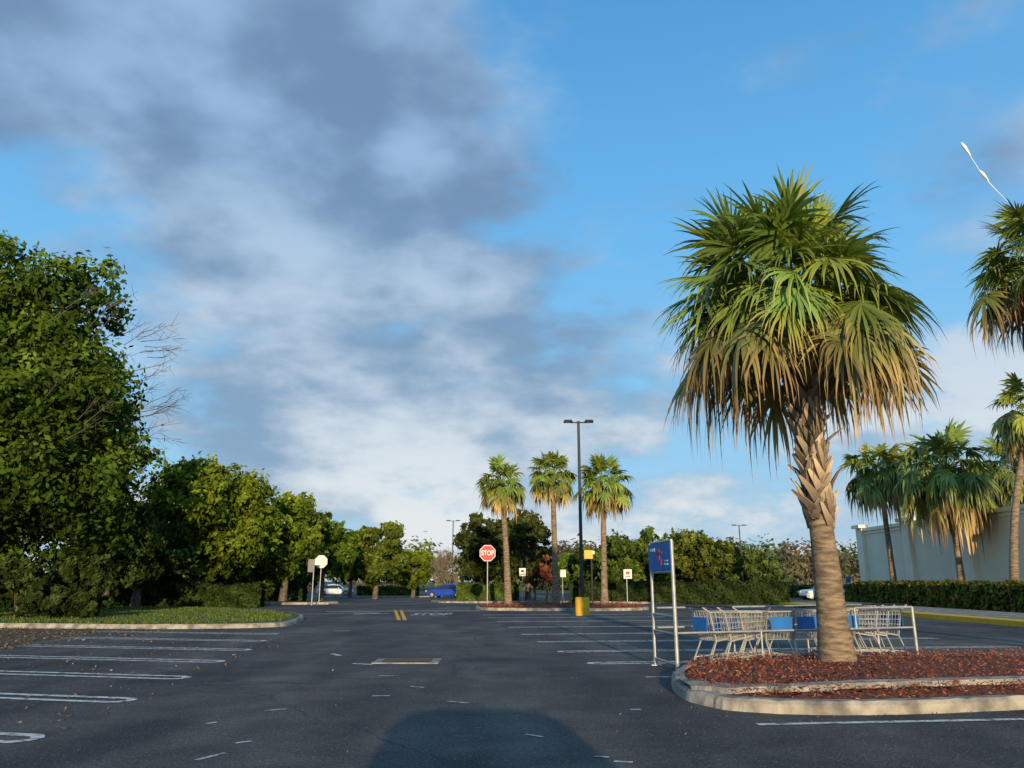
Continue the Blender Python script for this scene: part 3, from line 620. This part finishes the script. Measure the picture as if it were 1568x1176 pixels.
# ------------------------------------------------------------ cars
def car(name,x,y,ang,pm,L=4.6,W=1.8,H=1.45,suv=False):
    g=MB(); hb=H*.62 if not suv else H*.58
    st=[(0,.30,.45,.50,.62),(.03,.24,.60,.64,.88),(.10,.2,.66,.70,.97),(.27,.2,.70,.74,1),(.40,.2,.70,1.0,1),(.52,.2,.70,1.03,1),(.70,.2,.70,1.0,1),(.87 if not suv else .93,.2,.72,.76 if not suv else .92,.98),(.97,.24,.70,.73,.92),(1,.34,.52,.6,.8)]
    sc=hb/.72
    V=[];n=14
    for (s,zb,zs,zr,wf) in st:
        hw=W/2*wf; zs*=sc
        zr2=zs+(H-zs)*((zr-.70)/.33) if zr>.78 else zs+.04
        cab=zr2>zs+.2; rw=hw*(.82 if cab else .90); dz=(.15 if cab else .01)
        half=[(hw*.9,zb),(hw,zb+.14),(hw,zs-.08),(hw*.95,zs),(rw,zr2-dz),(rw*.82,zr2-dz*.28),(rw*.4,zr2)]
        ring=half+[(-X_,Z_) for X_,Z_ in half[::-1]]
        for yy,zz in ring: V.append((s*L-L/2,yy,zz))
    V=np.array(V)
    for i in range(len(st)-1):
        c0=st[i][3]>.9;c1=st[i+1][3]>.9
        for j in range(n):
            f=(i*n+j,i*n+(j+1)%n,(i+1)*n+(j+1)%n,(i+1)*n+j); m=0
            if j in(3,9) and (c0 or c1): m=1
            if j in(4,5,6,7,8) and (c0!=c1): m=1
            if j==13: m=2
            g.add(V[list(f)],[(0,1,2,3)],m,smooth=False)
    g.add(V[:n],[list(range(n))],0); g.add(V[-n:],[list(range(n))],0)
    for s in(.18,.81):
        for t in(-1,1):
            c=(s*L-L/2,t*(W/2-.1)); tube(g,[(c[0],c[1]-.11,.33),(c[0],c[1]+.11,.33)],[.33,.33],20,2,smooth=False)
            tube(g,[(c[0],c[1]-.115,.33),(c[0],c[1]+.115,.33)],[.2,.2],10,3,smooth=False)
    for t in(-1,1):
        box(g,(-L/2+.10,t*W*.33,.56*sc),(.2,.34,.12),4); box(g,(L/2-.05,t*W*.33,.62*sc),(.14,.34,.12),5)
        box(g,(-L*.12,t*(W/2+.06),.76*sc),(.1,.16,.12),0)
    box(g,(-L/2+.05,0,.36),(.16,W*.6,.14),2)
    ob=g.obj(name,[pm,M['glass'],M['black'],M['metal'],M['lamp'],M['tail']])
    ob.location=(x,y,gz(y)+.01); ob.rotation_euler=(0,0,ang); return ob
car('parked_car',at(686,84),84,math.radians(-20),M['carblue'],4.5,1.8,1.45)
car('parked_car',at(513,104),104,math.radians(-175),M['carwhite'])
car('parked_car',at(1268,63),63,math.radians(10),M['carwhite'],4.2)
car('parked_car',at(1300,72),72,math.radians(5),M['cargrey'])
car('parked_suv',.60,-2.45,-math.pi/2,M['cargrey'],4.7,2.05,1.86,suv=True)
c=MB(); L_=1500
def dpt(u,v): return sdir(u,v)*L_+[0,0,CH]
for (ua,va,ub,vb,r) in[(1472,218,1487,240,2.8),(1500,261,1514,277,2.8)]:
    tube(c,[dpt(ua+(ub-ua)*t,va+(vb-va)*t) for t in(0,.12,.35,.65,.88,1)],[r*.15,r*.75,r,r*.75,r*.4,r*.15],8,0)
tube(c,[dpt(u,v) for u,v in[(1485,238),(1502,264),(1520,286),(1543,309)]],[.5,.5,.8,.3],6,0)
c.obj('contrail',[M['cloudw']])
# ------------------------------------------------------------ light
SE=math.radians(8.9); AZ=5.0
sd=bpy.data.lights.new('sun','SUN'); sd.energy=5.0; sd.angle=math.radians(.5); sd.color=(1,.78,.47)
so=bpy.data.objects.new('sun',sd); S.collection.objects.link(so); so.rotation_euler=(math.pi/2-SE,0,math.radians(AZ)); so.location=(0,-20,20)
w=bpy.data.worlds.new('World'); S.world=w; w.use_nodes=True; nt=w.node_tree; N=nt.nodes; L=nt.links
bg=N['Background']; bg.inputs['Strength'].default_value=.12
sky=N.new('ShaderNodeTexSky'); sky.sky_type='NISHITA'; sky.sun_disc=False; sky.sun_elevation=SE; sky.sun_rotation=math.radians(180-AZ); sky.ozone_density=2.0; sky.dust_density=.6
tc=N.new('ShaderNodeTexCoord')
def math_(op,a,b_=None,c_=None,clamp=False):
    n=N.new('ShaderNodeMath'); n.operation=op; n.use_clamp=clamp
    for i,s in enumerate((a,b_,c_)):
        if s is None: continue
        if isinstance(s,(int,float)): n.inputs[i].default_value=s
        else: L.new(s,n.inputs[i])
    return n.outputs[0]
sp=N.new('ShaderNodeSeparateXYZ'); L.new(tc.outputs['Generated'],sp.inputs[0])
zc=math_('ADD',math_('MAXIMUM',sp.outputs[2],0.0),.30)
cb=N.new('ShaderNodeCombineXYZ'); L.new(math_('DIVIDE',sp.outputs[0],zc),cb.inputs[0]); L.new(math_('DIVIDE',sp.outputs[1],zc),cb.inputs[1])
def wn(sc,det,rough,dist,loc,scl=(1.0,1.0,1),vec=None):
    mp=N.new('ShaderNodeMapping'); mp.inputs['Location'].default_value=loc; mp.inputs['Scale'].default_value=scl
    L.new(vec or cb.outputs[0],mp.inputs[0]); n=N.new('ShaderNodeTexNoise'); n.inputs['Scale'].default_value=sc; n.inputs['Detail'].default_value=det; n.inputs['Roughness'].default_value=rough; n.inputs['Distortion'].default_value=dist
    L.new(mp.outputs[0],n.inputs['Vector']); return n.outputs['Fac']
n1=wn(3.2,5,.55,0,(3.1,1.7,0),(.85,1,1)); n2=wn(4.6,4,.5,0,(7.3,4.2,2))
n3=wn(6.5,6,.56,0,(1,9,5),(1,1,2.4),tc.outputs['Generated'])
lowf=N.new('ShaderNodeMapRange'); lowf.inputs[1].default_value=.50; lowf.inputs[2].default_value=.08; lowf.inputs[3].default_value=0; lowf.inputs[4].default_value=1; L.new(sp.outputs[2],lowf.inputs[0])
def fmix(f,a,b_):
    x=N.new('ShaderNodeMix'); L.new(f,x.inputs[0]); L.new(a,x.inputs[2]); L.new(b_,x.inputs[3]); return x.outputs[0]
dens=fmix(math_('MULTIPLY',lowf.outputs[0],.85),n1,n3)
def blob(u,v,r,amp,acc):
    vm=N.new('ShaderNodeVectorMath'); vm.operation='DISTANCE'; L.new(tc.outputs['Generated'],vm.inputs[0]); vm.inputs[1].default_value=tuple(sdir(u,v))
    mr=N.new('ShaderNodeMapRange'); mr.interpolation_type='SMOOTHSTEP'; mr.inputs[1].default_value=0; mr.inputs[2].default_value=r; mr.inputs[3].default_value=amp; mr.inputs[4].default_value=0
    L.new(vm.outputs['Value'],mr.inputs[0]); return math_('ADD',acc,mr.outputs[0])
for a in[(100,20,.45,.16),(360,190,.40,.18),(680,280,.22,.16),(540,480,.30,.06),(400,660,.28,.10),(900,540,.30,.11),(680,730,.30,.10),(1480,600,.32,.12),(1540,60,.30,.13),(1150,180,.45,-.18),(80,360,.26,-.19)]:
    dens=blob(*a,dens)
mask=N.new('ShaderNodeMapRange'); mask.interpolation_type='SMOOTHSTEP'; mask.inputs[1].default_value=.43; mask.inputs[2].default_value=.63; L.new(dens,mask.inputs[0])
gr=N.new('ShaderNodeValToRGB'); el=gr.color_ramp.elements; el[0].position=0; el[0].color=(.42,.59,.74,1); el[1].position=1; el[1].color=(.04,.19,.48,1)
e=el.new(.18); e.color=(.27,.59,.88,1); e=el.new(.42); e.color=(.15,.48,.87,1); e=el.new(.68); e.color=(.08,.32,.68,1)
L.new(math_('MULTIPLY',sp.outputs[2],1.0,clamp=True),gr.inputs[0])
def cmix(f,a,b_,bt='MIX'):
    x=N.new('ShaderNodeMix'); x.data_type='RGBA'; x.blend_type=bt
    if isinstance(f,float): x.inputs[0].default_value=f
    else: L.new(f,x.inputs[0])
    for i,s in((6,a),(7,b_)):
        if isinstance(s,tuple): x.inputs[i].default_value=(*s,1)
        else: L.new(s,x.inputs[i])
    return x.outputs[2]
gr10=cmix(1.0,gr.outputs[0],(8.8,8.8,8.8),'MULTIPLY')
clear=cmix(.9,sky.outputs[0],gr10)
shd=fmix(math_('MULTIPLY',lowf.outputs[0],.85),n2,n3)
for a in[(430,430,.14,.12),(630,235,.08,.12),(660,760,.15,.16),(1490,570,.14,.16),(720,290,.13,-.10),(380,640,.16,-.15),(860,540,.16,-.14)]:
    shd=blob(*a,shd)
sh=N.new('ShaderNodeMapRange'); sh.interpolation_type='SMOOTHSTEP'; sh.inputs[1].default_value=.35; sh.inputs[2].default_value=.66; L.new(shd,sh.inputs[0])
dk=cmix(lowf.outputs[0],(1.45,2.2,3.5),(2.1,3.2,4.5)); lt=cmix(lowf.outputs[0],(2.8,4.2,6.0),(6.8,7.0,7.0))
cc=cmix(sh.outputs[0],dk,lt)
fin=cmix(math_('MULTIPLY',mask.outputs[0],.88),clear,cc)
L.new(fin,bg.inputs['Color'])
# ------------------------------------------------------------ camera
cd=bpy.data.cameras.new('camera'); cd.sensor_width=36; cd.lens=F/1568*36; cd.clip_start=.05; cd.clip_end=8000
co=bpy.data.objects.new('camera',cd); S.collection.objects.link(co); co.location=(0,0,CH); co.rotation_euler=(math.pi/2+TH,0,0); S.camera=co
